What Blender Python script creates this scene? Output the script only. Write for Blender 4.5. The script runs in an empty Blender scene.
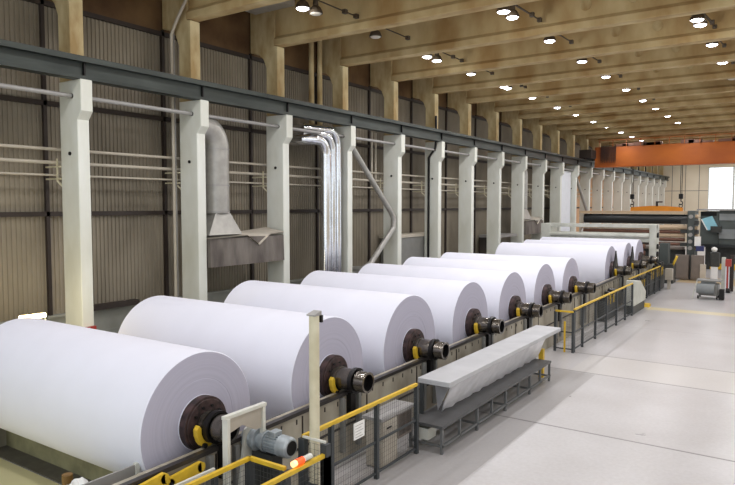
import bpy, math, random
from mathutils import Vector, Matrix
random.seed(7)
S = bpy.context.scene
COL = S.collection
PI = math.pi

# ------------------------------------------------------------------ materials
def lin(c):
    return tuple(((v/255)/12.92 if v/255 <= .04045 else ((v/255+.055)/1.055)**2.4) for v in c)

def mat(name, rgb, rough=.6, metal=0., var=0., scale=2., rgb2=None, bump=0., stretch=(1, 1, 1), spec=.5, detail=4, emit=None, estr=0., lo=.35, hi=.7):
    m = bpy.data.materials.new(name); m.use_nodes = True
    nt = m.node_tree; b = nt.nodes['Principled BSDF']
    c = lin(rgb)
    b.inputs['Base Color'].default_value = (*c, 1)
    b.inputs['Roughness'].default_value = rough
    b.inputs['Metallic'].default_value = metal
    b.inputs['Specular IOR Level'].default_value = spec
    if emit:
        b.inputs['Emission Color'].default_value = (*lin(emit), 1)
        b.inputs['Emission Strength'].default_value = estr
    if var or rgb2 or bump:
        tc = nt.nodes.new('ShaderNodeTexCoord')
        mp = nt.nodes.new('ShaderNodeMapping'); mp.inputs['Scale'].default_value = stretch
        nz = nt.nodes.new('ShaderNodeTexNoise'); nz.inputs['Scale'].default_value = scale; nz.inputs['Detail'].default_value = detail
        nt.links.new(tc.outputs['Object'], mp.inputs['Vector']); nt.links.new(mp.outputs[0], nz.inputs['Vector'])
        cr = nt.nodes.new('ShaderNodeValToRGB')
        cr.color_ramp.elements[0].position = lo; cr.color_ramp.elements[1].position = hi
        c2 = lin(rgb2) if rgb2 else tuple(x*(1-var) for x in c)
        cr.color_ramp.elements[0].color = (*c2, 1); cr.color_ramp.elements[1].color = (*c, 1)
        nt.links.new(nz.outputs['Fac'], cr.inputs[0]); nt.links.new(cr.outputs[0], b.inputs['Base Color'])
        if bump:
            bp = nt.nodes.new('ShaderNodeBump'); bp.inputs['Strength'].default_value = bump; bp.inputs['Distance'].default_value = .02
            nt.links.new(nz.outputs['Fac'], bp.inputs['Height']); nt.links.new(bp.outputs[0], b.inputs['Normal'])
    return m

M = {}
M['paper'] = mat('paper', (228, 229, 240), .62, var=.03, scale=1.5, spec=.25)
M['column'] = mat('painted_concrete', (230, 233, 226), .6, rgb2=(208, 209, 196), scale=1.3, stretch=(1, 1, .35), bump=.1)
M['oldcon'] = mat('ochre_concrete', (210, 196, 154), .8, rgb2=(164, 138, 92), scale=2.2, stretch=(1, 1, .4), bump=.1, detail=10, lo=.35, hi=.66)
M['beamcon'] = mat('stained_beam_concrete', (208, 190, 145), .8, rgb2=(164, 134, 86), scale=1.6, stretch=(.6, 1, .3), bump=.1, detail=10, lo=.35, hi=.68)
M['ceilcon'] = mat('ceiling_concrete', (158, 132, 92), .85, rgb2=(112, 86, 52), scale=.8, detail=8)
M['brownpanel'] = mat('brown_concrete_panel', (118, 92, 60), .85, rgb2=(82, 58, 34), scale=.9, detail=6)
M['corr'] = mat('corrugated_cladding', (152, 143, 126), .6, rgb2=(118, 110, 95), scale=.6, stretch=(1, 1, .6), detail=6, metal=.1)
M['darksteel'] = mat('dark_brown_steel', (52, 42, 36), .6, var=.3)
M['girder'] = mat('green_grey_girder_steel', (66, 72, 68), .5, rgb2=(44, 50, 47), scale=3, stretch=(1, .2, 1), metal=.3)
M['pipe'] = mat('cream_pipe', (190, 182, 166), .5, var=.15)
M['greypipe'] = mat('grey_pipe', (165, 163, 160), .45, var=.15, metal=.2)
M['galv'] = mat('galvanised_duct', (176, 174, 168), .4, var=.2, scale=4, metal=.45)
M['shiny'] = mat('polished_duct', (225, 228, 232), .18, metal=.95, var=.08, scale=3)
M['grime'] = mat('grimy_hood_steel', (122, 115, 108), .7, rgb2=(78, 71, 66), scale=3, stretch=(1, 1, .25), detail=8)
M['paleflap'] = mat('pale_flap', (196, 188, 174), .6, var=.15, scale=4)
M['rail'] = mat('rail_side_paint', (176, 170, 154), .55, rgb2=(128, 120, 104), scale=1.6, detail=7, stretch=(1, 1, .5))
M['raildark'] = mat('dark_rail_top', (70, 66, 64), .4, var=.3, metal=.5, scale=5)
M['black'] = mat('black_steel', (34, 32, 32), .38, var=.3, metal=.5, scale=8)
M['disc'] = mat('worn_brown_black_disc', (88, 68, 66), .5, rgb2=(46, 38, 38), metal=.4, scale=9)
M['steel'] = mat('bright_spool_steel', (128, 122, 114), .2, metal=.85, var=.35, scale=7)
M['yellow'] = mat('safety_yellow', (222, 184, 48), .5, var=.2, scale=6)
M['post'] = mat('fence_charcoal', (62, 66, 68), .5, var=.2, scale=5)
M['wire'] = mat('fence_wire', (84, 86, 86), .5, metal=.2, spec=.4)
M['whitemetal'] = mat('white_painted_metal', (215, 215, 205), .45, var=.08, scale=5)
M['cream'] = mat('cream_painted_post', (216, 210, 184), .5, rgb2=(196, 188, 158), scale=3)
M['motor'] = mat('motor_grey', (168, 176, 180), .4, var=.25, scale=8, metal=.3)
M['glow'] = mat('orange_beacon', (255, 80, 30), .4, emit=(255, 70, 24), estr=1.6)
M['glowhot'] = mat('beacon_core', (255, 220, 170), .4, emit=(255, 190, 120), estr=1.6)
M['tube'] = mat('warm_tube_glow', (255, 230, 180), .4, emit=(255, 226, 165), estr=14)
M['lens'] = mat('lamp_lens_glow', (240, 240, 255), .4, emit=(242, 243, 255), estr=16)
M['lensoff'] = mat('unlit_lens', (205, 200, 188), .4)
M['housing'] = mat('lamp_housing', (80, 70, 58), .5, var=.2)
M['bench'] = mat('bench_top_grey', (188, 189, 191), .45, rgb2=(174, 175, 177), scale=2)
M['shelf'] = mat('bench_shelf_dark', (84, 84, 84), .5, var=.2, scale=4)
M['benchleg'] = mat('bench_frame_grey', (112, 114, 114), .45, var=.15, metal=.3)
M['film'] = mat('translucent_film', (232, 232, 236), .3, var=.15, scale=4, bump=.6)
M['cab'] = mat('cabinet_beige', (178, 170, 156), .5, var=.12, scale=3)
M['cabgrey'] = mat('cabinet_grey', (128, 128, 124), .5, var=.12, scale=3)
M['taupe'] = mat('taupe_cabinet', (124, 114, 106), .5, var=.12, scale=3)
M['orange'] = mat('crane_orange', (182, 98, 22), .6, rgb2=(152, 74, 14), scale=.7, stretch=(.5, 1, 1))
M['orangeyel'] = mat('lifting_beam_orange', (226, 140, 24), .5, var=.15)
M['winder'] = mat('pale_green_grey_machine', (206, 207, 198), .5, rgb2=(182, 184, 174), scale=2)
M['dmach'] = mat('dark_machine', (56, 58, 56), .5, var=.4, scale=5)
M['hoodgreen'] = mat('dark_green_grey_hood', (84, 92, 90), .45, rgb2=(68, 74, 72), scale=1)
M['hoodlight'] = mat('grey_hood_panel', (140, 145, 146), .45, rgb2=(120, 125, 126), scale=1)
M['darkroll'] = mat('dark_roll_rubber', (30, 34, 36), .35, var=.2)
M['copper'] = mat('brown_copper_roll', (120, 84, 68), .4, metal=.3, var=.2)
M['tan'] = mat('tan_beam_paint', (200, 176, 146), .5, var=.1)
M['farwall'] = mat('cream_wall_panel', (236, 226, 204), .7, rgb2=(228, 216, 192), scale=.4)
M['tanwall'] = mat('tan_wall_cladding', (214, 172, 132), .7, rgb2=(186, 142, 104), scale=.5)
M['dark'] = mat('dark_void', (22, 21, 20), .8)
M['cyan'] = mat('pale_cyan_cover', (150, 208, 224), .35, var=.15, scale=2)
M['red'] = mat('red_paint', (160, 54, 46), .5)
M['blue'] = mat('dark_blue_paint', (46, 52, 100), .5)
M['green'] = mat('green_plastic', (92, 140, 60), .5)
M['white'] = mat('white_plastic', (236, 236, 232), .45)
M['wood'] = mat('brown_wood', (132, 98, 44), .6, var=.3, scale=8)
M['kerb'] = mat('olive_concrete', (146, 142, 108), .7, rgb2=(112, 108, 80), scale=3, detail=7)
M['trench'] = mat('dark_trench_cover', (96, 92, 82), .6, var=.3, scale=5)
M['lowwall'] = mat('grey_block_panel', (158, 160, 152), .7, rgb2=(132, 134, 126), scale=1.2)
M['curtain'] = mat('white_strip_curtain', (232, 236, 242), .5, var=.06, scale=2)
M['glass'] = mat('window_glass', (255, 255, 255), .05)
g = M['glass'].node_tree; bs = g.nodes['Principled BSDF']; out = g.nodes['Material Output']
tr = g.nodes.new('ShaderNodeBsdfTransparent'); mx = g.nodes.new('ShaderNodeMixShader'); mx.inputs[0].default_value = .08
g.links.new(tr.outputs[0], mx.inputs[1]); g.links.new(bs.outputs[0], mx.inputs[2]); g.links.new(mx.outputs[0], out.inputs[0])

# paper end with growth rings
def paper_end():
    m = mat('paper_roll_end', (206, 200, 212), .75, spec=.15)
    nt = m.node_tree; b = nt.nodes['Principled BSDF']
    tc = nt.nodes.new('ShaderNodeTexCoord'); sx = nt.nodes.new('ShaderNodeSeparateXYZ'); nt.links.new(tc.outputs['Object'], sx.inputs[0])
    cb = nt.nodes.new('ShaderNodeCombineXYZ'); nt.links.new(sx.outputs[1], cb.inputs[1]); nt.links.new(sx.outputs[2], cb.inputs[2])
    ln = nt.nodes.new('ShaderNodeVectorMath'); ln.operation = 'LENGTH'; nt.links.new(cb.outputs[0], ln.inputs[0])
    nz = nt.nodes.new('ShaderNodeTexNoise'); nz.noise_dimensions = '1D'; nz.inputs['Scale'].default_value = 22; nz.inputs['Detail'].default_value = 3
    nt.links.new(ln.outputs['Value'], nz.inputs['W'])
    cr = nt.nodes.new('ShaderNodeValToRGB'); cr.color_ramp.elements[0].position = .3; cr.color_ramp.elements[1].position = .62
    cr.color_ramp.elements[0].color = (*lin((178, 176, 192)), 1); cr.color_ramp.elements[1].color = (*lin((184, 182, 198)), 1)
    nt.links.new(nz.outputs['Fac'], cr.inputs[0]); nt.links.new(cr.outputs[0], b.inputs['Base Color'])
    return m
M['paperend'] = paper_end()

def floor_mat():
    m = bpy.data.materials.new('polished_concrete_floor'); m.use_nodes = True
    nt = m.node_tree; b = nt.nodes['Principled BSDF']; N = nt.nodes.new; L = nt.links.new
    tc = N('ShaderNodeTexCoord'); sx = N('ShaderNodeSeparateXYZ'); L(tc.outputs['Object'], sx.inputs[0])
    n1 = N('ShaderNodeTexNoise'); n1.inputs['Scale'].default_value = .55; n1.inputs['Detail'].default_value = 8; L(tc.outputs['Object'], n1.inputs['Vector'])
    n2 = N('ShaderNodeTexNoise'); n2.inputs['Scale'].default_value = 14; n2.inputs['Detail'].default_value = 4; L(tc.outputs['Object'], n2.inputs['Vector'])
    mxn = N('ShaderNodeMix'); mxn.data_type = 'FLOAT'; mxn.inputs[0].default_value = .35
    L(n1.outputs['Fac'], mxn.inputs[2]); L(n2.outputs['Fac'], mxn.inputs[3])
    cr = N('ShaderNodeValToRGB'); cr.color_ramp.elements[0].position = .35; cr.color_ramp.elements[1].position = .65
    cr.color_ramp.elements[0].color = (*lin((170, 167, 166)), 1); cr.color_ramp.elements[1].color = (*lin((188, 186, 186)), 1)
    L(mxn.outputs[0], cr.inputs[0])
    def band(sock, lo, hi):
        a = N('ShaderNodeMath'); a.operation = 'GREATER_THAN'; L(sock, a.inputs[0]); a.inputs[1].default_value = lo
        c = N('ShaderNodeMath'); c.operation = 'LESS_THAN'; L(sock, c.inputs[0]); c.inputs[1].default_value = hi
        d = N('ShaderNodeMath'); d.operation = 'MULTIPLY'; L(a.outputs[0], d.inputs[0]); L(c.outputs[0], d.inputs[1])
        return d.outputs[0]
    def mul(a, c):
        d = N('ShaderNodeMath'); d.operation = 'MULTIPLY'; L(a, d.inputs[0]); L(c, d.inputs[1]); return d.outputs[0]
    cur = cr.outputs[0]
    def over(cur, mask, rgb, f=1.):
        k = N('ShaderNodeMath'); k.operation = 'MULTIPLY'; L(mask, k.inputs[0]); k.inputs[1].default_value = f
        x = N('ShaderNodeMix'); x.data_type = 'RGBA'; L(k.outputs[0], x.inputs[0]); L(cur, x.inputs[6]); x.inputs[7].default_value = (*lin(rgb), 1)
        return x.outputs[2]
    X, Y = sx.outputs[0], sx.outputs[1]
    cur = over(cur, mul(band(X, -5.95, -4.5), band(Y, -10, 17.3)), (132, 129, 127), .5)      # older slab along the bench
    cur = over(cur, mul(band(X, -16, -7.0), band(Y, -10, 5.55)), (222, 214, 164), .9)        # warm light on the floor under the rolls, put into the colour
    cur = over(cur, mul(band(X, -5.2, 12), band(Y, 17.4, 19.6)), (198, 194, 186), .35)
    for y0 in (12.75, 17.38, 19.62, 24.9):
        cur = over(cur, mul(band(X, -5.9, 12), band(Y, y0-.03, y0+.03)), (92, 88, 86), .8 if y0 < 20 else .25)
    cur = over(cur, mul(band(X, -5.6, 12), band(Y, 29.5, 30.3)), (214, 200, 150), .75)        # yellow walkway stripe
    cur = over(cur, mul(band(X, -6.2, 12), band(Y, 41, 44.5)), (196, 160, 80), .6)
    L(cur, b.inputs['Base Color'])
    rr = N('ShaderNodeMapRange'); L(n1.outputs['Fac'], rr.inputs[0]); rr.inputs[3].default_value = .25; rr.inputs[4].default_value = .33
    L(rr.outputs[0], b.inputs['Roughness']); b.inputs['Specular IOR Level'].default_value = .5
    return m
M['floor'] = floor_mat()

# ------------------------------------------------------------------ mesh builder
class MB:
    def __init__(s): s.v = []; s.f = []; s.mi = []; s.sm = []; s.cur = 0
    def add(s, vs, fs, smooth=False):
        o = len(s.v); s.v += [Vector(p) for p in vs]
        for f in fs: s.f.append([i+o for i in f]); s.mi.append(s.cur); s.sm.append(smooth)
        return s
    def m(s, i): s.cur = i; return s
    def box(s, x0, x1, y0, y1, z0, z1, mtx=None):
        vs = [Vector(p) for p in ((x0, y0, z0), (x1, y0, z0), (x1, y1, z0), (x0, y1, z0), (x0, y0, z1), (x1, y0, z1), (x1, y1, z1), (x0, y1, z1))]
        if mtx: vs = [mtx @ p for p in vs]
        return s.add(vs, [(0, 3, 2, 1), (4, 5, 6, 7), (0, 1, 5, 4), (1, 2, 6, 5), (2, 3, 7, 6), (3, 0, 4, 7)])
    def bar(s, a, b, w, h, up=(0, 0, 1)):
        a = Vector(a); b = Vector(b); d = (b-a).normalized(); u = Vector(up); r = d.cross(u)
        if r.length < 1e-4: r = d.cross(Vector((1, 0, 0)))
        r.normalize(); u = r.cross(d)
        vs = [p + r*(i*w/2) + u*(j*h/2) for p in (a, b) for i, j in ((-1, -1), (1, -1), (1, 1), (-1, 1))]
        return s.add(vs, [(0, 1, 2, 3), (7, 6, 5, 4), (0, 4, 5, 1), (1, 5, 6, 2), (2, 6, 7, 3), (3, 7, 4, 0)])
    def cyl(s, a, b, r, n=24, r2=None, cap=True):
        a = Vector(a); b = Vector(b); d = (b-a).normalized(); t = Vector((0, 0, 1)) if abs(d.z) < .9 else Vector((0, 1, 0))
        u = d.cross(t).normalized(); w = d.cross(u); r2 = r if r2 is None else r2
        vs = [a+(u*math.cos(2*PI*i/n)+w*math.sin(2*PI*i/n))*r for i in range(n)] + [b+(u*math.cos(2*PI*i/n)+w*math.sin(2*PI*i/n))*r2 for i in range(n)]
        s.add(vs, [(i, i+n, (i+1) % n+n, (i+1) % n) for i in range(n)], True)
        if cap: s.add([*vs[:n]], [tuple(range(n))]); s.add([*vs[n:]], [tuple(reversed(range(n)))])
        return s
    def tube(s, pts, r, n=12):
        pts = [Vector(p) for p in pts]; rings = []
        for i, p in enumerate(pts):
            d = (pts[min(i+1, len(pts)-1)]-pts[max(i-1, 0)]).normalized()
            if i == 0:
                t = Vector((0, 0, 1)) if abs(d.z) < .9 else Vector((0, 1, 0)); u = d.cross(t).normalized()
            else: u = (u - d*u.dot(d)).normalized()
            w = d.cross(u); k = 1.
            if 0 < i < len(pts)-1:
                c = (pts[i]-pts[i-1]).normalized().dot((pts[i+1]-pts[i]).normalized()); k = 1/max(.6, math.sqrt((1+c)/2))
            rings.append([p+(u*math.cos(2*PI*j/n)+w*math.sin(2*PI*j/n))*r*(k if k > 1.05 else 1) for j in range(n)])
        vs = [q for R in rings for q in R]
        s.add(vs, [(i*n+j, (i+1)*n+j, (i+1)*n+(j+1) % n, i*n+(j+1) % n) for i in range(len(pts)-1) for j in range(n)], True)
        s.add(rings[0], [tuple(range(n))]); s.add(rings[-1], [tuple(reversed(range(n)))])
        return s
    def lathe(s, prof, c=(0, 0, 0), axis='x', n=64, mats=None):     # prof = [(along, radius)]
        c = Vector(c)
        def P(a, r, t):
            q = (a, r*math.cos(t), r*math.sin(t))
            return c+Vector(q) if axis == 'x' else c+Vector((q[1], q[2], q[0])) if axis == 'z' else c+Vector((q[1], q[0], q[2]))
        for k in range(len(prof)-1):
            if mats: s.cur = mats[k]
            (a0, r0), (a1, r1) = prof[k], prof[k+1]
            flat = abs(a0-a1) < 1e-6
            vs = [P(a0, r0, 2*PI*i/n) for i in range(n)]+[P(a1, r1, 2*PI*i/n) for i in range(n)]
            s.add(vs, [(i, (i+1) % n, (i+1) % n+n, i+n) for i in range(n)], not flat)
        return s
    def prism(s, poly, axis, a, b):       # poly in the two other axes
        def P(p, t): return (t, p[0], p[1]) if axis == 'x' else (p[0], t, p[1]) if axis == 'y' else (p[0], p[1], t)
        n = len(poly); vs = [P(p, a) for p in poly]+[P(p, b) for p in poly]
        return s.add(vs, [tuple(range(n)), tuple(reversed(range(n, 2*n)))]+[(i, i+n, (i+1) % n+n, (i+1) % n) for i in range(n)])
    def build(s, name, mats, parent=None, loc=None, bevel=0):
        if not isinstance(mats, (list, tuple)): mats = [mats]
        if parent is not None: o0 = wloc(parent); myloc = Vector((0, 0, 0))
        elif loc is not None: o0 = Vector(loc); myloc = o0
        else:
            xs = [p.x for p in s.v]; ys = [p.y for p in s.v]; zs = [p.z for p in s.v]
            o0 = Vector(((min(xs)+max(xs))/2, (min(ys)+max(ys))/2, min(zs))); myloc = o0
        me = bpy.data.meshes.new(name)
        me.from_pydata([tuple(p-o0) for p in s.v], [], s.f)
        for m_ in mats: me.materials.append(m_)
        me.polygons.foreach_set('material_index', s.mi); me.polygons.foreach_set('use_smooth', s.sm)
        import bmesh
        bm = bmesh.new(); bm.from_mesh(me); bmesh.ops.remove_doubles(bm, verts=bm.verts, dist=1e-5)
        for e in bm.edges:
            if len(e.link_faces) == 2 and e.calc_face_angle(0) > .6: e.smooth = False
        bmesh.ops.recalc_face_normals(bm, faces=bm.faces); bm.to_mesh(me); bm.free()
        o = bpy.data.objects.new(name, me); COL.objects.link(o); o.location = myloc
        if parent is not None: o.parent = parent
        if bevel:
            b = o.modifiers.new('bevel', 'BEVEL'); b.width = bevel; b.segments = 2; b.limit_method = 'ANGLE'; b.angle_limit = .9
        return o

def wloc(o):
    v = Vector((0, 0, 0))
    while o is not None: v += Vector(o.location); o = o.parent
    return v
def tag(o, label, cat, group=None, kind=None):
    o['label'] = label; o['category'] = cat
    if group: o['group'] = group
    if kind: o['kind'] = kind
    return o
def thing(name, loc, label, cat, group=None):
    o = bpy.data.objects.new(name, None); COL.objects.link(o); o.location = loc; o.empty_display_size = .2
    return tag(o, label, cat, group)
def struct(o): o['kind'] = 'structure'; return o
def dup(src, loc, label=None):
    r = src.copy(); COL.objects.link(r); r.location = loc
    if label: r['label'] = label
    def rec(a, b):
        for ch in list(a.children):
            c = ch.copy(); COL.objects.link(c); c.parent = b; rec(ch, c)
    rec(src, r); return r
ORD = ['first', 'second', 'third', 'fourth', 'fifth', 'sixth', 'seventh', 'eighth', 'ninth', 'tenth', 'eleventh', 'twelfth', 'thirteenth', 'fourteenth', 'fifteenth', 'sixteenth', 'seventeenth', 'eighteenth', 'nineteenth', 'twentieth', 'twenty-first', 'twenty-second', 'twenty-third', 'twenty-fourth', 'twenty-fifth', 'twenty-sixth', 'twenty-seventh']

# ------------------------------------------------------------------ camera
H = 4.5; f = 642.
yaw = math.atan2(439.5, math.hypot(642, 37.5)); pitch = math.atan(37.5/642)
cd = bpy.data.cameras.new('camera'); cam = bpy.data.objects.new('camera', cd); COL.objects.link(cam)
cam.location = (0, 0, H); cam.rotation_euler = (PI/2-pitch, 0, yaw)
cd.sensor_width = 36; cd.lens = f/735*36; cd.clip_end = 300
S.camera = cam

# ------------------------------------------------------------------ room shell
Y0, Y1, XL, XR, ZC = -4, 88, -16.1, 12.5, 11.15
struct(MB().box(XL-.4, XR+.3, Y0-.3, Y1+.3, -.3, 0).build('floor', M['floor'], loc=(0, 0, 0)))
struct(MB().box(XL-.4, XR+.3, Y0-.3, Y1+.3, ZC, ZC+.3).build('ceiling', M['ceilcon']))
# corrugated left wall : trapezoid ribs
mb = MB(); pitch_ = .12; y = Y0; ln = []
while y < Y1:
    ln += [(y, XL), (y+.05, XL), (y+.065, XL+.03), (y+.105, XL+.03)]; y += pitch_
vs = [(x, yy, 1.6) for yy, x in ln]+[(x, yy, 9.6) for yy, x in ln]; n = len(ln)
mb.add(vs, [(i, i+1, i+1+n, i+n) for i in range(n-1)])
mb.box(XL-.25, XL-.05, Y0, Y1, 1.6, 9.6)
struct(mb.build('wall_left', M['corr']))
struct(MB().box(XL, XL+.1, 49.5, Y1, 1.66, 7.0).build('wall_left_far', M['tanwall']))
struct(MB().box(XL-.25, XL+.06, Y0, Y1, 9.6, ZC).build('wall_left_upper', M['brownpanel']))
mb = MB().box(XL-.25, XL+.1, Y0, Y1, 0, 1.6)
for z in (.52, 1.04): mb.box(XL+.1, XL+.115, Y0, Y1, z-.03, z)
mb.box(XL-.1, XL+.2, Y0, Y1, 1.6, 1.66)
struct(mb.build('baseboard_left', M['lowwall']))
k = 1
for z in (4.27, 7.08, 9.58):
    struct(MB().box(XL-.02, XL+.12, Y0, Y1, z-.06, z+.06).build('trim_%d' % k, M['darksteel'])); k += 1
CY = [9.05+3.66*i for i in range(-1, 22)]
for i, cy in enumerate(CY):
    struct(MB().box(XL-.02, XL+.12, cy-.15, cy-.06, 1.66, 9.7).build('trim_%d' % k, M['darksteel'])); k += 1
# far wall with window hole and panel joints
wx0, wx1, wz0, wz1 = -10.0, -4.6, 3.75, 9.05
mb = MB()
for a in ((XL-.3, wx0, 0, ZC), (wx1, XR+.3, 0, ZC), (wx0, wx1, 0, wz0), (wx0, wx1, wz1, ZC)):
    mb.box(a[0], a[1], Y1, Y1+.3, a[2], a[3])
struct(mb.build('wall_far', M['farwall']))
mb = MB()
for x in (-14.0, -12.5, -10.98): mb.box(x-.03, x+.03, Y1-.012, Y1+.01, 0, ZC)
for z in (3.0, 6.25): mb.box(XL, wx0, Y1-.012, Y1+.01, z-.03, z+.03)
struct(mb.build('trim_%d' % k, M['taupe'])); k += 1
def window(name, x0, x1, z0, z1, ys, n):
    mb = MB()
    for x in [x0+(x1-x0)*i/n for i in range(n+1)]: mb.box(x-.09, x+.09, ys-.04, ys+.1, z0, z1)
    for z in (z0, z1): mb.box(x0, x1, ys-.04, ys+.1, z-.05, z+.05)
    fr = struct(mb.build(name, M['whitemetal']))
    MB().box(x0, x1, ys+.02, ys+.035, z0, z1).build('pane', M['glass'], fr)
window('window_1', wx0, wx1, wz0, wz1, Y1+.05, 2)
# right wall (outside the frame) with a long window strip, and back wall
mb = MB(); mb.box(XR, XR+.3, Y0, 42, 0, 6.6); mb.box(XR, XR+.3, 42, Y1, 0, .8); mb.box(XR, XR+.3, Y0, Y1, 9, ZC)
for i, cy in enumerate(CY):
    if i % 2 == 0: mb.box(XR, XR+.3, cy-.5, cy+.5, .8 if cy > 42 else 6.6, 9)
mb.box(XR, XR+.3, Y0, Y0+.5, 6.6, 9); mb.box(XR, XR+.3, Y1-.5, Y1, .8, 9)
struct(mb.build('wall_right', M['farwall']))
mb = MB().box(XL-.3, XR+.3, Y0-.3, Y0, 0, .9).box(XL-.3, XR+.3, Y0-.3, Y0, 10.4, ZC)
for i in range(7): x = XL+(XR-XL)*i/6; mb.box(x-.25, x+.25, Y0-.3, Y0, .9, 10.4)
struct(mb.build('wall_back', M['farwall']))

# ------------------------------------------------------------------ columns
def column(cy):
    t = thing('concrete_column', (-14.9, cy, 0), '', 'column', 'columns along the corrugated wall')
    y0, y1 = cy-.155, cy+.155
    MB().prism([(-15.25, 0), (-14.5, 0), (-14.5, 6.55), (-14.33, 6.75), (-14.33, 7.5), (-15.25, 7.5)], 'y', y0, y1).build('lower_shaft', M['column'], t, bevel=.02)
    MB().prism([(-15.22, 7.5), (-14.72, 7.5), (-14.72, 9.78), (-14.85, 9.78), (-14.85, ZC), (-15.95, ZC), (-15.95, 9.7), (-15.6, 9.62), (-15.36, 9.42), (-15.22, 9.12)], 'y', y0, y1+.05).build('upper_shaft', M['oldcon'], t, bevel=.02)
    MB().cyl((-14.83, y0-.03, 5.75), (-14.83, y0+.01, 5.75), .045, 12).build('bolt', M['black'], t)
    MB().cyl((-14.7, y0-.03, 7.12), (-14.7, y0+.01, 7.12), .06, 12).build('flange', M['black'], t)
    return t
c0 = column(CY[0]); c0['label'] = 'white concrete wall column just outside the left edge of the photo'
for i, cy in enumerate(CY[1:]):
    t = dup(c0, (-14.9, cy, 0))
    t['label'] = ('tall white column nearest the camera, leftmost, beside the glowing tube' if i == 0 else
                  'tall white column immediately left of the grimy extraction hood' if i == 1 else
                  'tall white column touching the right end of the grimy hood' if i == 2 else
                  'tall white column between the shiny ducts and the slanted duct' if i == 3 else
                  'white column with the slanted grey duct ending at it' if i == 4 else
                  'white column with the black cable running down its side' if i == 5 else
                  'white wall column, %s from the left along the corrugated wall' % ORD[i])

# ------------------------------------------------------------------ roof beams
def beam(cy):
    # profile (y,z): bottom flange with sloped shoulder, web
    w, b = .2, .1
    pr = [(cy-w, 9.8), (cy+w, 9.8), (cy+w, 10.0), (cy+b, 10.12), (cy+b, ZC), (cy-b, ZC), (cy-b, 10.12), (cy-w, 10.0)]
    t = thing('roof_beam', (-2, cy, 9.8), '', 'beam', 'concrete roof beams')
    MB().prism(pr, 'x', -14.84, XR).build('beam_body', M['beamcon'], t, bevel=.015)
    for x in (-5.68, -4.33):
        MB().cyl((x, cy-b-.03, 10.5), (x, cy-b+.01, 10.5), .17, 24).build('round_plug', M['oldcon'], t)
    return t
b0 = beam(CY[0]); b0['label'] = 'ochre concrete roof beam just above the frame, nearest the camera'
for i, cy in enumerate(CY[1:]):
    t = dup(b0, (-2, cy, 9.8)); t['label'] = 'ochre concrete roof beam, %s from the near end of the hall' % ORD[i+1]

# ------------------------------------------------------------------ crane runway girder
t = thing('crane_runway_girder', (-14.7, 42, 7.38), 'long dark green-grey steel runway girder lying on the white columns', 'girder')
mb = MB().box(-14.68, -14.28, Y0+1, Y1-.2, 7.9, 8.02).box(-14.51, -14.45, Y0+1, Y1-.2, 7.58, 7.9).box(-14.66, -14.34, Y0+1, Y1-.2, 7.5, 7.58)
mb.build('i_beam', M['girder'], t)
MB().box(-14.52, -14.44, Y0+1, Y1-.2, 8.02, 8.07).build('crane_rail', M['raildark'], t)
mb = MB()
for cy in CY: MB().box(-14.62, -14.38, cy-.02, cy+.02, 7.58, 7.9).build('stiffener', M['black'], t)

# ------------------------------------------------------------------ wall pipes
for nm, z, r in (('highest', 5.88, .04), ('middle', 5.55, .045), ('lowest', 5.24, .028)):
    t = thing('wall_pipe', (-15.5, 30, z), '%s of the three thin cream pipes running behind the columns' % nm, 'pipe', 'thin cream wall pipes')
    MB().cyl((-15.45, Y0+.5, z), (-15.45, 62, z), r, 12).build('pipe_run', M['pipe'], t)
for i, cy in enumerate(CY[:14]):
    t = thing('pipe_bracket', (-15.4, cy-.17, 5.1), 'yellowish pipe bracket beside the %s white column from the left' % (ORD[max(i-1, 0)]), 'bracket', 'pipe brackets on the wall')
    mb = MB().bar((-15.4, cy-.17, 5.1), (-15.4, cy-.17, 5.65), .035, .035)
    for z in (5.2, 5.5): mb.bar((-15.9, cy-.17, z-.05), (-15.25, cy-.17, z-.05), .04, .04)
    mb.bar((-15.4, cy-.17, 5.1), (-15.1, cy-.05, 4.8), .04, .04)
    mb.build('bracket_frame', M['cream'], t)
t = thing('upper_pipe', (-14.7, 40, 7.12), 'pale grey pipe threaded just under the girder from column to column', 'pipe')
MB().cyl((-14.7, Y0+.5, 7.12), (-14.7, 80, 7.12), .055, 12).build('pipe_run', M['greypipe'], t)

def vpipe(label, pts, r, m, name='vertical_pipe', group='vertical pipes at the wall'):
    o = MB().tube(pts, r).build(name, m); return tag(o, label, 'pipe', group)
vpipe('pale vertical pipe left of the second column, bending up along the roof beam', [(-15.3, 12.36, .2), (-15.3, 12.36, 9.4), (-15.1, 12.37, 9.75), (-14.4, 12.38, 10.6), (-13.6, 12.38, 11.0)], .045, M['pipe'])
vpipe('thin vertical pipe left of the second column, closest to the column', [(-15.35, 12.48, .2), (-15.35, 12.48, 9.7)], .025, M['greypipe'])
vpipe('cream riser pipe above the girder behind the shiny ducts, left of two', [(-15.5, 18.95, 7.0), (-15.5, 18.95, 11.1)], .1, M['oldcon'])
vpipe('cream riser pipe above the girder behind the shiny ducts, right of two', [(-15.5, 19.45, 7.0), (-15.5, 19.45, 11.1)], .1, M['oldcon'])
vpipe('thin cream pipe dropping beside the slanted duct, left of two', [(-15.5, 23.0, 5.3), (-15.5, 23.0, 7.6)], .045, M['pipe'])
vpipe('thin cream pipe dropping beside the slanted duct, right of two', [(-15.5, 23.3, 5.3), (-15.5, 23.3, 7.6)], .045, M['pipe'])
o = MB().tube([(-14.6, 27.1, 8.7), (-14.6, 27.1, 7.5), (-14.62, 27.08, 7.2), (-14.95, 27.05, 6.75), (-14.95, 27.05, 0)], .055).build('black_cable', M['black'])
tag(o, 'thick black cable running down the sixth white column', 'cable')

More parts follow.
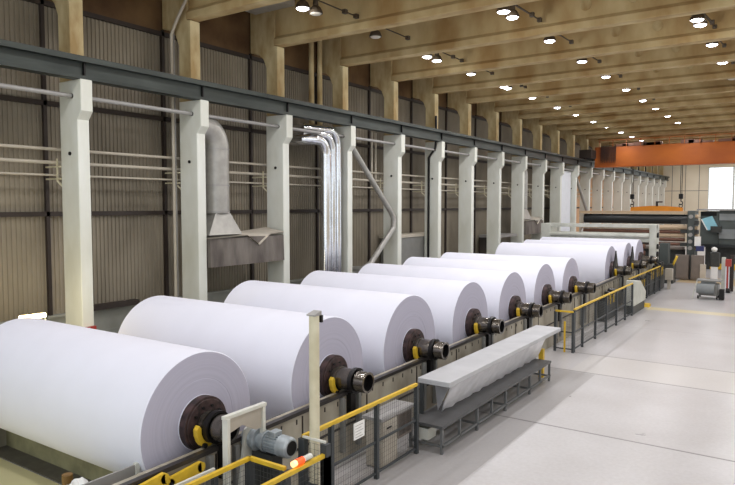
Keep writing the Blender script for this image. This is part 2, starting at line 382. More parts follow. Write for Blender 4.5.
# ------------------------------------------------------------------ extraction ducts + hood
def arc(c, r, a0, a1, n, plane='xz'):
    P = []
    for i in range(n+1):
        a = a0+(a1-a0)*i/n; P.append((c[0]+r*math.cos(a), c[1], c[2]+r*math.sin(a)))
    return P
def hood(dy, label):
    y0 = 12.9
    t = thing('extraction_hood', (-14.8, y0+1.6, 2.65), label, 'hood', 'extraction hoods on the wall')
    mb = MB()      # open-bottom box with thickness
    mb.prism([(-14.42, 3.48), (-14.40, 3.48), (-14.37, 2.66), (-14.40, 2.66)], 'y', y0, y0+3.2)
    mb.prism([(-15.24, 3.5), (-14.4, 3.5), (-14.4, 3.46), (-15.24, 3.46)], 'y', y0, y0+3.2)
    mb.box(-15.24, -14.4, y0, y0+.03, 2.66, 3.46); mb.box(-15.24, -14.4, y0+3.17, y0+3.2, 2.66, 3.46); mb.box(-15.24, -15.21, y0, y0+3.2, 2.66, 3.46)
    mb.build('hood_box', M['grime'], t)
    # crumpled pale cover lying on the top with a drooping corner
    vs = [(-15.2, y0, 3.53), (-14.36, y0, 3.52), (-14.36, y0+1.5, 3.56), (-14.34, y0+2.0, 3.25), (-14.36, y0+2.5, 3.56), (-14.36, y0+3.2, 3.62), (-15.2, y0+3.2, 3.75), (-15.2, y0+1.6, 3.62)]
    mb = MB().add(vs, [(0, 1, 2, 7), (2, 3, 7), (3, 4, 7), (4, 5, 6, 7)]).add([Vector(v)-Vector((0, 0, .02)) for v in vs], [(7, 2, 1, 0), (7, 3, 2), (7, 4, 3), (7, 6, 5, 4)])
    mb.build('drooping_cover', M['paleflap'], t)
    d = thing('vertical_duct', (-15.05, y0+.85, 3.5), '', 'duct', 'galvanised vertical ducts')
    c = (-15.05, y0+.85)
    mb = MB(); n = 4
    b = [(c[0]-.2, c[1]-.55, 3.62), (c[0]+.6, c[1]-.55, 3.62), (c[0]+.6, c[1]+.95, 3.62), (c[0]-.2, c[1]+.95, 3.62)]
    b = [(-15.2, y0+.1, 3.64), (-14.55, y0+.1, 3.6), (-14.55, y0+1.45, 3.6), (-15.2, y0+1.45, 3.66)]
    tp = [(c[0]-.3, c[1]-.3, 4.25), (c[0]+.3, c[1]-.3, 4.25), (c[0]+.3, c[1]+.3, 4.25), (c[0]-.3, c[1]+.3, 4.25)]
    mb.add(b+tp, [(0, 1, 5, 4), (1, 2, 6, 5), (2, 3, 7, 6), (3, 0, 4, 7), (0, 3, 2, 1), (4, 5, 6, 7)])
    mb.build('transition_cone', M['galv'], d)
    MB().cyl((*c, 4.25), (*c, 6.25), .4, 32).build('duct_pipe', M['galv'], d)
    mb = MB().tube([(*c, 6.2)]+[(c[0], c[1]-.6+.6*math.cos(a), 6.25+.6*math.sin(a)) for a in [PI/2*i/8 for i in range(9)]]+[(c[0], c[1]-.7, 6.85)], .4, 32)
    mb.build('elbow', M['galv'], d)
    mb = MB()
    for z in (4.3, 5.1, 6.2): mb.cyl((*c, z-.02), (*c, z+.02), .415, 32)
    mb.build('seam_ring', M['greypipe'], d)
    return t, d
h, d = hood(0, 'grimy grey extraction hood with drooping pale cover between second and third columns')
d['label'] = 'fat galvanised duct with elbow rising from the nearest grimy hood'
dup(h, (h.location.x, h.location.y+25.6, 2.65), 'far extraction hood between the ninth and tenth columns')
dup(d, (d.location.x, d.location.y+25.6, 3.5), 'galvanised elbow duct above the far extraction hood')
for i, (yy, r, nm) in enumerate(((18.8, .2, 'left, thickest'), (19.2, .14, 'middle'), (19.53, .14, 'right'))):
    x = -14.72
    mb = MB().tube([(x, yy, .1), (x, yy, 6.3+.2*i)]+[(x, yy-.55+.55*math.cos(a), 6.32+.2*i+.55*math.sin(a)) for a in [PI/2*j/8 for j in range(9)]]+[(x-.3, 17.95, 6.87+.2*i), (-16.0, 17.9, 6.87+.2*i)], r, 24)
    tag(mb.build('polished_duct', M['shiny']), '%s of the three shiny steel ducts beside the fourth column' % nm, 'duct', 'shiny vertical ducts')
mb = MB().tube([(-14.7, 20.38, 6.8), (-14.62, 23.15, 4.2), (-14.6, 23.33, 3.95), (-14.6, 23.31, 3.5), (-14.62, 21.6, 2.1), (-14.9, 21.4, 1.9), (-16.0, 21.4, 1.85)], .11, 20)
o = mb.build('slanted_duct', M['galv'], loc=(-14.65, 22, 2)); tag(o, 'slanted grey duct kinked in the middle between fourth and fifth columns', 'duct', 'slanted ducts')
o2 = o.copy(); COL.objects.link(o2); o2.location.y += 29.28; o2['label'] = 'far dark slanted duct beyond the white curtain panel'
MB_ = MB().box(-14.9, -14.84, 46.0, 49.05, 0, 7.0)
tag(MB_.build('strip_curtain', M['curtain']), 'tall white panel filling the bay between two far columns', 'panel')
# wall-side cabinets seen behind the rolls
t = thing('wall_cabinet', (-15.5, 26.2, 0), 'tall grey cabinet against the wall between fifth and sixth columns', 'cabinet')
MB().box(-15.95, -15.3, 24.4, 27.3, 0, 3.0).build('cabinet_body', M['cabgrey'], t, bevel=.02)
MB().box(-15.98, -15.25, 24.3, 28.6, 3.0, 3.14).build('top_ledge', M['pipe'], t)
tag(MB().box(-15.9, -15.3, 27.55, 28.2, 0, 2.0).build('low_pedestal', M['lowwall']), 'grey pedestal under the white canister near the sixth column', 'pedestal')
t = thing('canister', (-15.5, 27.85, 2.0), 'white canister with green top beside the sixth column', 'canister')
MB().lathe([(0, 0), (0, .16), (.5, .16), (.56, .1), (.56, 0)], (-15.5, 27.85, 2.0), 'z', 20).build('canister_body', M['white'], t)
MB().lathe([(.56, 0), (.56, .15), (.8, .13), (.85, 0)], (-15.5, 27.85, 2.0), 'z', 20).build('canister_cap', M['green'], t)
for i, (ya, yb) in enumerate(((34.9, 37.9), (9.6, 11.4))):
    t = thing('wall_shelf', (-15.6, ya+.5, 1.7 if i else 2.6), ('dark tray on the low wall ledge behind the second roll' if i else 'grey shelf between the eighth and ninth columns'), 'shelf', 'wall shelves')
    if i: MB().box(-15.95, -15.7, ya, yb, 1.66, 1.8).build('tray', M['darksteel'], t)
    else:
        MB().box(-15.9, -14.7, ya, yb, 2.6, 2.75).build('tray', M['greypipe'], t)
        MB().box(-15.9, -15.8, ya, yb, 0, 2.6).build('support', M['darksteel'], t)
# low warm tube lamp + red box by the first column
t = thing('tube_lamp', (-13.5, 7.2, 0), 'glowing warm tube lamp behind the nearest roll, left of the first column', 'lamp')
MB().cyl((-13.5, 6.88, 2.14), (-13.5, 7.42, 2.13), .05, 16).build('tube', M['tube'], t)
MB().box(-13.52, -13.48, 7.42, 7.46, 0, 2.1).build('lamp_post', M['post'], t)
ld = bpy.data.lights.new('tube_light', 'POINT'); ld.energy = 80; ld.color = (1, .82, .45); ld.shadow_soft_size = .1
lo = bpy.data.objects.new('tube_light', ld); COL.objects.link(lo); lo.parent = t; lo.location = (0.0, 0, 2.0)
t = thing('fire_box', (-14.3, 9.0, 0), 'small red and white box on a stand at the foot of the first column', 'box')
MB().box(-14.47, -14.4, 8.93, 9.2, 1.3, 1.52).build('box_body', M['red'], t)
MB().box(-14.46, -14.4, 9.0, 9.06, 0, 1.2).build('stand', M['post'], t)
MB().box(-14.401, -14.392, 8.95, 9.03, 1.4, 1.5).build('white_mark', M['white'], t)

# ------------------------------------------------------------------ reel rails
zs = lambda y: 1.2+(y-6)*.011
def rail(x0, x1, ya, yb, name, label, front):
    t = thing(name, ((x0+x1)/2, (ya+yb)/2, 0), label, 'rail', 'rails carrying the paper rolls')
    def slab(mb, xa, xb, zo0, zo1, base=False):
        vs = []
        for y in (ya, yb):
            z = zs(y); vs += [(xa, y, 0 if base else z+zo0), (xb, y, 0 if base else z+zo0), (xb, y, z+zo1), (xa, y, z+zo1)]
        return mb.add(vs, [(0, 1, 2, 3), (7, 6, 5, 4), (0, 4, 5, 1), (1, 5, 6, 2), (2, 6, 7, 3), (3, 7, 4, 0)])
    slab(MB(), x0, x1, 0, -.06, True).build('side_panel', M['rail'], t)
    slab(MB(), x0, x1-.06, -.06, -.015).build('rail_bed', M['rail'], t)
    slab(MB(), x1-.06, x1+.03, -.06, 0).build('rail_top', M['raildark'], t)
    if front:
        y = ya+.1
        while y < yb-.1:
            z = zs(y); MB().box(x1-.01, x1+.008, y, y+.025, z-.2, z-.12).build('rack_notch', M['darksteel'], t); y += .36
        mb = MB(); y = ya+.9
        while y < yb:
            mb.box(x1-.01, x1+.015, y, y+.02, 0, zs(y)-.1); y += 1.83
        slab(mb, x1, x1+.02, -.62, -.59)
        mb.build('panel_joint', M['darksteel'], t)
    return t
rail(-6.74, -6.58, 3.2, 36.0, 'reel_rail', 'long beige rail wall with dark notched top under the near ends of the rolls', True)
rail(-12.45, -12.2, 3.2, 36.0, 'reel_rail', 'rear rail wall hidden under the far ends of the rolls', False)

# ------------------------------------------------------------------ paper rolls
rolls = [(6.04, 1.43, 1.0), (9.04, 1.43, 1.06), (11.92, 1.44, 1.11), (14.94, 1.48, 1.06), (17.78, 1.48, 1.07), (20.56, 1.53, 1.05), (23.38, 1.54, 1.04), (29.16, 1.66, 1.05), (32.4, 1.68, 1.02), (34.9, 1.72, 1.02)]
rl = ['nearest huge white paper roll, cut off by the left edge, beside the gear motor',
      'second huge white paper roll from the camera, behind the cream pole',
      'third huge white paper roll from the camera',
      'fourth white paper roll, its spool ending just above the bench',
      'fifth white paper roll counted from the camera',
      'sixth white paper roll counted from the camera',
      'seventh white paper roll, last before the wider gap in the row',
      'eighth white paper roll, first one after the gap in the row',
      'ninth white paper roll, under the pale crossbeam',
      'tenth white paper roll, farthest, against the pale machine frame']
def paper_roll(y, z, R, label, xl=-11.85, e=.1):
    t = thing('paper_roll', (-9.4, y, z), label, 'paper roll', 'big white paper rolls on the rails')
    L0, L1 = xl+9.4, 2.4
    prof = [(L0, .3), (L0, R-.012), (L0+.012, R), (L1-.012, R), (L1, R-.012), (L1, R*.62), (L1-.004, R*.62-.006), (L1+.0, R*.62-.012), (L1, .3)]
    ml = [1, 0, 0, 0, 1, 1, 1, 1]
    MB().lathe(prof, (-9.4, y, z), 'x', 128, ml).build('paper_body', [M['paper'], M['paperend']], t)
    for s_ in (1, -1):
        if s_ == 1: X = lambda d: -7.0+d
        else: X = lambda d: xl-d
        def cy(nm, a, b, r, m, n=40, r2=None): return MB().cyl((X(a), y, z), (X(b), y, z), r, n, r2).build(nm, m, t)
        cc = MB().cyl((X(-.02), y, z), (X(.012), y, z), .392, 48).build('core_ring', M['paper'], t)
        fl = MB(); fl.cyl((X(0.01), y, z), (X(.13), y, z), .385, 48); fl.cyl((X(.13), y, z), (X(.15), y, z), .35, 48)
        fo = fl.build('flange_disc', M['disc'], t, bevel=.008)
        bo = MB()
        for i in range(10):
            a = 2*PI*i/10; bo.cyl((X(.15), y+.26*math.cos(a), z+.26*math.sin(a)), (X(.175), y+.26*math.cos(a), z+.26*math.sin(a)), .022, 8)
        bo.build('disc_bolt', M['black'], fo)
        cy('spool_shaft', .15, .52+e, .19, M['steel'])
        cy('bearing_collar', .2, .26, .21, M['steel'])
        cy('black_collar', .44+e, .52+e, .225, M['black'])
        j = MB().lathe([(0, .16), (.0, .185), (.2, .185), (.2, .145), (.08, .145), (.08, 0)] if s_ == 1 else [(0, .16), (0, .185), (-.2, .185), (-.2, .145), (-.08, .145), (-.08, 0)], (X(.54+e), y, z), 'x', 40, [0, 0, 0, 1, 1])
        j.build('coupling_end', [M['steel'], M['black']], t)
    return t
for (y, z, R), lb in zip(rolls, rl): paper_roll(y, z, R, lb, -11.85 if y < 14 else -12.05, -.14 if y < 7 else .1)

# yellow stops and bearing brackets on the rail, one per spool
for i, (y, z, R) in enumerate(rolls[:9]):
    zr = zs(y)
    t = thing('reel_stop', (-6.7, y-.2, zr), 'yellow curved stop arm holding the spool of the %s roll' % ORD[i], 'stop arm', 'yellow stop arms on the rail')
    P = [(-.24, zr-.02), (-.1, zr-.03), (-.03, zr+.02)]
    cx_, cz_ = y, z
    inner = [(y+.235*math.cos(a), z+.235*math.sin(a)) for a in [math.radians(v) for v in (262, 245, 228, 210, 192, 172)]]
    outer = [(y+.32*math.cos(a), z+.32*math.sin(a)) for a in [math.radians(v) for v in (175, 192, 210, 228, 240)]]
    MB().prism(inner+[(y-.27, z+.08)]+outer, 'x', -6.78, -6.70).build('curved_arm', M['yellow'], t, bevel=.01)
    MB().cyl((-6.8, y-.2, z-.21), (-6.66, y-.2, z-.21), .035, 12).build('pivot_pin', M['black'], t)
    t = thing('bearing_bracket', (-6.5, y, 0), 'dark support bracket under the spool end of the %s roll' % ORD[i], 'bracket', 'dark brackets under the spools')
    MB().box(-6.58, -6.48, y-.07, y+.07, .75, z-.22).build('bracket_plate', M['black'], t)
    MB().box(-6.575, -6.5, y-.28, y-.2, .2, zr-.08).box(-6.575, -6.5, y+.2, y+.28, .2, zr-.08).build('side_strut', M['cabgrey'], t)
# dark triangular guards on the eighth and ninth spools
for i, (y, z, R) in enumerate(rolls[7:9]):
    mb = MB().prism([(y-.62, z-.5), (y+.55, z-.5), (y+.4, z+.1), (y+.02, z+.85), (y-.36, z+.1)], 'x', -6.84, -6.79)
    tag(mb.build('spool_guard', M['black']), 'dark triangular guard plate in front of the %s roll spool' % ORD[i+7], 'guard', 'dark triangular guards')

# under-roll kerb, trench
struct(MB().box(-12.2, -6.82, 5.9, 6.25, 0, .33).build('trim_%d' % k, M['kerb'])); k += 1
struct(MB().box(-12.2, -6.82, 5.56, 5.9, 0, .02).build('trim_%d' % k, M['trench'])); k += 1
for i, yy in enumerate((5.5, 5.95)):
    tag(MB().box(-12.2, -12.05, yy, yy+.12, 0, 1.1).build('yellow_support', M['cream']), ('left' if i == 0 else 'right')+' cream yellow support post at the rear rail, bottom left of photo', 'post', 'cream support posts')

# ------------------------------------------------------------------ foreground gear
t = thing('portal_guard', (-6.3, 6.2, 0), 'pale metal frame straddling the spool end of the nearest roll', 'frame')
MB().bar((-6.28, 5.86, 0), (-6.28, 5.86, 1.66), .05, .1).build('leg', M['whitemetal'], t)
MB().bar((-6.28, 6.55, 1.0), (-6.28, 6.55, 1.66), .05, .07).build('leg', M['whitemetal'], t)
MB().bar((-6.28, 5.81, 1.68), (-6.28, 6.6, 1.68), .07, .045).build('top_bar', M['whitemetal'], t)
MB().prism([(5.9, 1.66), (6.52, 1.66), (6.52, 1.36), (6.4, 1.36), (6.15, 1.5), (5.9, 1.45)], 'x', -6.3, -6.27).build('upper_plate', M['cab'], t)
my, mz = 6.55, 1.16
t = thing('gear_motor', (-6.2, my, 0), 'grey electric gear motor pointing at the camera beside the nearest roll', 'motor')
MB().lathe([(0, 0), (0, .15), (.1, .16), (.14, .13), (.2, .13), (.2, .17), (.25, .17), (.25, .11), (.36, .11), (.36, .15), (.4, .15), (.4, 0)], (-6.58, my, mz), 'x', 32).build('gearbox', M['motor'], t)
mb = MB().cyl((-6.18, my, mz), (-5.9, my, mz), .115, 32)
for i in range(20):
    a = 2*PI*i/20; u = Vector((0, math.cos(a), math.sin(a)))
    mb.bar(Vector((-6.17, my, mz))+u*.125, Vector((-5.92, my, mz))+u*.125, .008, .03, up=u)
mb.build('motor_body', M['motor'], t)
MB().lathe([(0, .1), (0, .15), (.16, .145), (.19, .12), (.19, 0)], (-5.93, my, mz), 'x', 32).build('fan_cover', M['motor'], t)
MB().cyl((-5.745, my, mz), (-5.735, my, mz), .1, 24).build('fan_grille', M['black'], t)
MB().box(-6.1, -5.98, my-.08, my+.08, mz+.11, mz+.19).build('terminal_box', M['motor'], t, bevel=.01)
MB().prism([(my-.36, 0), (my+.14, 0), (my+.14, mz+.1), (my-.0, mz+.26), (my-.16, mz+.16)], 'x', -6.5, -6.46).build('mounting_plate', M['whitemetal'], t)
MB().box(-6.4, -6.0, my-.1, my+.1, 0, mz-.14).build('pedestal', M['dmach'], t)

t = thing('cream_pole', (-5.56, 6.8, 0), 'tall cream round pole standing at the fence corner before the second roll', 'pole')
MB().cyl((-5.56, 6.83, 0), (-5.56, 6.83, 2.98), .072, 24).build('shaft', M['cream'], t)
MB().prism([(6.75, 2.98), (6.91, 2.98), (6.91, 3.04), (6.75, 3.0)], 'x', -5.63, -5.49).build('cap', M['greypipe'], t)
MB().box(-5.52, -5.48, 6.89, 6.93, 2.88, 2.98).build('clip', M['black'], t)

def fence_run(pts, label, ztop=1.25, rw=.052, pw=.035, name='safety_fence', postk=None, raildy=True, zr2=None, railm='yellow', mesh=True, lowrail=True):
    t = thing(name, (*pts[0], 0), label, 'fence', 'mesh safety fences in front of the rolls')
    for i, p in enumerate(pts):
        if postk is None or i in postk:
            MB().box(p[0]-pw, p[0]+pw, p[1]-pw, p[1]+pw, 0, ztop-.02).build('post', M['post'], t)
    for i in range(len(pts)-1):
        a, b = Vector((*pts[i], 0)), Vector((*pts[i+1], 0)); L = (b-a).length; d = (b-a).normalized()
        MB().bar(a+Vector((0, 0, ztop)), b+Vector((0, 0, ztop)), rw, rw).build('top_rail', M[railm], t)
        if mesh:
            mb = MB(); n = max(2, int(L/.06))
            for j in range(n+1):
                q = a+d*(L*j/n); mb.bar(q+Vector((0, 0, .12)), q+Vector((0, 0, ztop-.06)), .0028, .0028)
            for j in range(14):
                z = .12+(ztop-.18)*j/13; mb.bar(a+Vector((0, 0, z)), b+Vector((0, 0, z)), .0028, .0028)
            mb.build('mesh_panel', M['wire'], t)
            for zz in ((.1, .62) if lowrail else (.1,)): MB().bar(a+Vector((0, 0, zz)), b+Vector((0, 0, zz)), .03, .035).build('cross_rail', M['post'], t)
    return t
fence_run([(-6.08, 4.9), (-6.08, 6.09), (-5.45, 6.09)], 'low mesh fence with bent yellow top rail beneath the gear motor', 1.1, pw=.05)
fence_run([(-5.31, 5.5), (-5.31, 6.76)], 'short fence with yellow rail carrying the glowing orange beacon', 1.1, pw=.05)
fence_run([(-5.31, 6.76), (-5.71, 6.76)], 'short white-railed fence end enclosing the foot of the cream pole', 1.27, pw=.05, railm='whitemetal', rw=.03)
fence_run([(-5.71, 6.76), (-5.71, 7.4), (-5.71, 8.62), (-5.71, 9.92)], 'mesh fence with long yellow top rail between the cream pole and the bench', 1.27)
fence_run([(-6.2, 4.4), (-6.2, 5.57)], 'lowest fence panel with white top edge at the bottom of the photo', 1.1, railm='whitemetal', rw=.035)
t = thing('beacon_lamp', (-5.33, 6.3, 1.14), 'glowing orange beacon lamp lying on the yellow fence rail', 'beacon')
MB().cyl((-5.33, 6.1, 1.18), (-5.33, 6.16, 1.18), .04, 20).build('hot_lens', M['glowhot'], t)
MB().cyl((-5.33, 6.16, 1.18), (-5.33, 6.3, 1.18), .042, 20).build('lens', M['glow'], t)
MB().cyl((-5.33, 6.3, 1.18), (-5.33, 6.46, 1.18), .036, 20).build('base', M['whitemetal'], t)
# notice on mesh
t = thing('notice_sign', (-5.66, 8.06, .86), 'small white notice hanging on the fence mesh', 'sign')
MB().box(-5.675, -5.66, 7.92, 8.2, .86, 1.12).build('sheet', M['white'], t)
mb = MB()
for j in range(5): mb.box(-5.6602, -5.658, 7.95, 8.16-(j % 2)*.05, 1.07-.045*j, 1.078-.045*j)
mb.build('print', M['greypipe'], t)
# bottom-left plate, stand, plastic, yellow levers
t = thing('guard_plate', (-7.12, 4.8, 0), 'grey steel guard plate on a short post at the bottom left', 'plate')
MB().box(-7.14, -7.11, 4.2, 5.04, .98, 1.12).build('plate', M['greypipe'], t)
MB().box(-7.15, -7.09, 5.04, 5.1, 0, 1.14).build('post', M['whitemetal'], t)
tag(MB().box(-7.9, -7.2, 4.1, 4.75, 0, .78).build('small_cabinet', M['cabgrey']), 'low grey cabinet at the bottom left edge', 'cabinet')
mb = MB(); n = 12
vs = []
for i in range(n+1):
    for j in range(n+1):
        u, v = i/n, j/n; e = math.sin(PI*u)*math.sin(PI*v)
        vs.append((-7.85+.6*u, 4.3+.45*v, .785+e*(.16+.1*random.random())))
mb.add(vs, [(i*(n+1)+j, (i+1)*(n+1)+j, (i+1)*(n+1)+j+1, i*(n+1)+j+1) for i in range(n) for j in range(n)], True)
tag(mb.build('plastic_wrap', M['white']), 'crumpled white plastic wrap on the low cabinet, bottom left', 'plastic wrap')
tag(MB().cyl((-8.15, 4.72, 0), (-8.15, 4.72, .86), .07, 16).build('wooden_core', M['wood']), 'short brown core standing at the bottom left edge', 'core')
for i, (a, b) in enumerate((((-6.5, 4.4, 1.03), (-6.5, 5.02, 1.1)), ((-6.5, 5.1, 1.0), (-6.5, 5.6, 1.05)))):
    t = thing('yellow_lever', (-6.5, a[1], .95), ('lower' if i == 0 else 'upper')+' yellow lever arm on the rail wall under the nearest roll', 'lever', 'yellow lever arms')
    MB().bar(a, b, .05, .16).cyl((b[0]-.025, b[1], b[2]), (b[0]+.025, b[1], b[2]), .065, 20).cyl((a[0]-.025, a[1], a[2]), (a[0]+.025, a[1], a[2]), .065, 20).build('arm', M['yellow'], t)
    MB().cyl((-6.58, a[1], a[2]), (-6.46, a[1], a[2]), .03, 12).build('pivot_pin', M['black'], t)

# cabinets behind fence
t = thing('control_cabinet', (-5.98, 9.4, 0), 'beige control cabinet with sloped grey top behind the yellow fence rail', 'cabinet')
MB().box(-6.15, -5.8, 8.95, 9.42, .02, .82).build('body', M['cab'], t, bevel=.01)
MB().box(-5.805, -5.79, 8.98, 9.39, .06, .79).build('door', M['cab'], t)
MB().box(-5.79, -5.78, 9.05, 9.2, .68, .71).build('handle', M['black'], t)
MB().box(-6.2, -5.79, 8.9, 10.0, .84, .89).build('top', M['greypipe'], t)
MB().box(-6.15, -5.82, 9.48, 9.95, .38, .84).build('side_box', M['taupe'], t)
mb = MB()
for j in range(10): mb.box(-5.825, -5.814, 9.52+.042*j, 9.535+.042*j, .42, .8)
mb.build('vent_grille', M['darksteel'], t)

# ------------------------------------------------------------------ bench
t = thing('packing_bench', (-5.6, 13.3, 0), 'long grey bench with pale top and dark lower shelf in front of the rolls', 'bench')
MB().box(-6.02, -5.34, 10.5, 17.0, 1.12, 1.22).build('bench_top', M['bench'], t, bevel=.012)
MB().box(-5.98, -5.27, 10.1, 16.05, .47, .52).build('lower_shelf', M['shelf'], t)
for j, y in enumerate((10.14, 11.64, 13.1, 14.6, 16.0)):
    MB().box(-5.33, -5.28, y-.025, y+.025, 0, .48).build('leg', M['benchleg'], t)
    MB().box(-5.98, -5.93, y-.025, y+.025, 0, .48).build('leg', M['benchleg'], t)
for y in (10.85, 12.35, 13.85, 15.3):
    MB().box(-5.33, -5.28, y-.02, y+.02, .12, .48).build('strut', M['benchleg'], t)
for y in (10.55, 13.4, 16.0):
    MB().box(-5.99, -5.92, y-.03, y+.03, .5, 1.14).build('upright', M['post'], t)
MB().box(-5.33, -5.28, 10.1, 16.05, .12, .16).box(-5.98, -5.93, 10.1, 16.05, .12, .16).build('foot_rail', M['benchleg'], t)
mb = MB()
for y in (10.14, 11.64, 13.1, 14.6, 16.0): mb.box(-5.95, -5.3, y-.02, y+.02, .12, .16)
mb.build('cross_bar', M['benchleg'], t)
# hanging film: slanted sheet with rippled surface
mb = MB(); n, q = 60, 8; vs = []
for i in range(n+1):
    for j in range(q+1):
        u, v = i/n, j/q; yy = 10.62+.22*v+5.3*u
        vs.append((-5.38-.3*v+.015*math.sin(i*1.3+j)*v, yy, 1.115-.585*v+.012*math.sin(i*.9)*v))
W = q+1; n1_ = len(vs)
vs2 = [(x-.02, y, z-.012) for x, y, z in vs]
mb.add(vs, [(i*W+j, (i+1)*W+j, (i+1)*W+j+1, i*W+j+1) for i in range(n) for j in range(q)], True)
mb.add(vs2, [(i*W+j, i*W+j+1, (i+1)*W+j+1, (i+1)*W+j) for i in range(n) for j in range(q)], True)
mb.add([(-5.4, 10.62, 1.11), (-5.76, 10.84, .535), (-5.9, 10.95, 1.11)], [(0, 1, 2), (2, 1, 0)])
tag(mb.build('plastic_film', M['film']), 'long translucent plastic film slanting under the bench top', 'plastic film')
tag(MB().box(-5.9, -5.62, 10.2, 10.5, .17, .38).build('small_box', M['whitemetal']), 'small pale box under the near end of the bench shelf', 'box')
tag(MB().box(-5.66, -5.54, 16.2, 16.32, 0, .75).build('yellow_bollard', M['yellow']), 'small yellow post under the far end of the bench', 'post')

# ------------------------------------------------------------------ far fences etc
fence_run([(-6.3, 19.5), (-5.75, 19.5)], 'short yellow-railed fence end at the far end of the bench', 1.25)
fence_run([(-5.75, y) for y in (19.6, 20.5, 22.0, 23.4, 24.9, 26.3, 27.5)], 'long mesh fence with yellow rail beside the sixth and seventh rolls', 1.32)
MBy = MB().box(-6.02, -5.97, 19.45, 19.5, 0, .95)
tag(MBy.build('yellow_stake', M['yellow']), 'thin yellow stake at the fence end beyond the bench', 'post')
t = thing('machine_cover', (-5.9, 28.4, 0), 'beige slanted machine cover at the end of the long yellow fence', 'cover')
MB().prism([(27.7, .35), (29.9, .35), (30.0, .75), (28.9, 1.3), (27.7, 1.42)], 'x', -6.05, -5.7).build('shell', M['winder'], t, bevel=.04)
MB().box(-6.02, -5.74, 27.7, 29.9, 0, .36).build('plinth', M['dmach'], t)
tag(MB().prism([(30.1, 0), (30.6, 0), (30.5, .14), (30.2, .14)], 'x', -6.05, -5.6).build('yellow_ramp', M['yellow']), 'small yellow wheel block by the beige cover', 'block')
fence_run([(-6.25, y) for y in (29.2, 31, 33, 35, 36.4)], 'far mesh fence with pale yellow rail before the winder', 1.3)
tag(MB().box(-6.15, -5.8, 37.2, 37.6, .5, 1.1).box(-6.05, -5.9, 37.3, 37.5, 0, .5).build('junction_box', M['cab']), 'small beige junction box on a post beyond the far fence', 'box')
for i, (y0, y1, z1) in enumerate(((25.4, 27.4, 1.1), (30.3, 33.6, 1.15), (34.0, 38.0, 1.4))):
    t = thing('drive_unit', (-6.4, (y0+y1)/2, 0), ['dark drive machinery behind the long yellow fence near the gap', 'dark drive machinery between the eighth and ninth rolls', 'dark drive machinery at the foot of the pale winder frame'][i], 'machine', 'dark drive machinery')
    MB().box(-6.56, -6.3, y0, y1, 0, z1*.7).build('base', M['dmach'], t)
    mb = MB(); n = int((y1-y0)/.45)
    for j in range(n):
        yy = y0+.2+j*.45; hgt = z1*(.8+.25*random.random()); mb.cyl((-6.5, yy, z1*.6), (-6.35, yy, hgt), .11, 12)
    mb.build('valve_bank', M['darkroll'], t)
    mb = MB()
    for j in range(max(2, n-1)): mb.box(-6.32, -6.28, y0+.3+j*.5, y0+.4+j*.5, z1*.55, z1*.85)
    mb.build('yellow_handle', M['yellow'], t)

# winder frame A
t = thing('winder_frame', (-9.4, 36.7, 0), 'pale green-grey steel portal frame spanning over the farthest rolls', 'machine frame')
MB().box(-12.3, -6.5, 36.5, 36.8, 3.27, 3.47).build('top_beam', M['winder'], t, bevel=.02)
MB().box(-12.2, -6.85, 36.55, 37.1, 2.52, 2.98).cyl((-12.2, 36.5, 2.86), (-6.85, 36.5, 2.86), .12, 24).build('guide_roll', M['winder'], t)
MB().box(-12.1, -6.85, 36.5, 36.9, 2.42, 2.5).build('doctor_blade', M['darksteel'], t)
MB().box(-6.85, -6.5, 36.45, 37.3, 0, 3.45).build('side_frame', M['winder'], t, bevel=.03)
MB().box(-12.7, -12.15, 36.4, 37.6, 0, 3.45).build('side_frame', M['winder'], t, bevel=.03)
for z in (2.9, 2.3, 1.9, 1.5): MB().cyl((-6.5, 36.7, z), (-6.42, 36.7, z), .14, 16).build('bearing_cap', M['black'], t)
for i, z in enumerate((1.55, 1.95, 2.3)): MB().cyl((-7.5, 36.3, z), (-7.0, 36.3, z), .13, 20).build('short_roller', M['copper'], t)
# machine B
t = thing('rewinder', (-8, 43.5, 0), 'large machine with dark roll, brown rollers and tan beam behind the pale frame', 'machine')
MB().box(-12.5, -5.6, 43.2, 43.8, 3.95, 4.12).build('tan_beam', M['tan'], t)
MB().cyl((-12.2, 43.5, 3.62), (-5.9, 43.5, 3.62), .3, 32).build('dark_roll', M['darkroll'], t)
MB().cyl((-12.2, 43.2, 3.12), (-5.9, 43.2, 3.12), .14, 24).build('pale_roller', M['tan'], t)
for z, m_ in ((2.85, 'copper'), (2.62, 'tan'), (2.38, 'copper'), (2.1, 'copper'), (1.85, 'taupe')):
    MB().cyl((-12.2, 43.3, z), (-6.1, 43.3, z), .11, 20).build('roller', M[m_], t)
MB().box(-12.3, -6.2, 43.6, 44.4, 0, 1.75).build('bed', M['dmach'], t)
MB().box(-5.95, -5.55, 43.0, 44.6, 0, 4.15).build('end_frame', M['hoodgreen'], t, bevel=.03)
for z in (3.8, 3.1, 2.7, 2.3, 1.9):
    MB().cyl((-5.75, 43.0, z), (-5.75, 42.85, z), .12, 14).build('bearing_cap', M['greypipe'], t); MB().cyl((-5.55, 43.3, z), (-5.4, 43.3, z), .12, 14).build('bearing_cap', M['tan'], t)
mb = MB()
for z in (3.45, 2.9, 2.1): mb.box(-5.55, -5.35, 42.9, 43.5, z-.14, z+.1).box(-6.3, -5.95, 42.9, 43.05, z-.1, z+.12)
mb.build('actuator', M['dmach'], t)
MB().box(-5.5, -5.2, 42.8, 43.2, 2.05, 2.6).build('white_housing', M['white'], t)
MB().box(-5.4, -5.0, 42.7, 43.1, 1.75, 2.05).build('blue_housing', M['blue'], t)
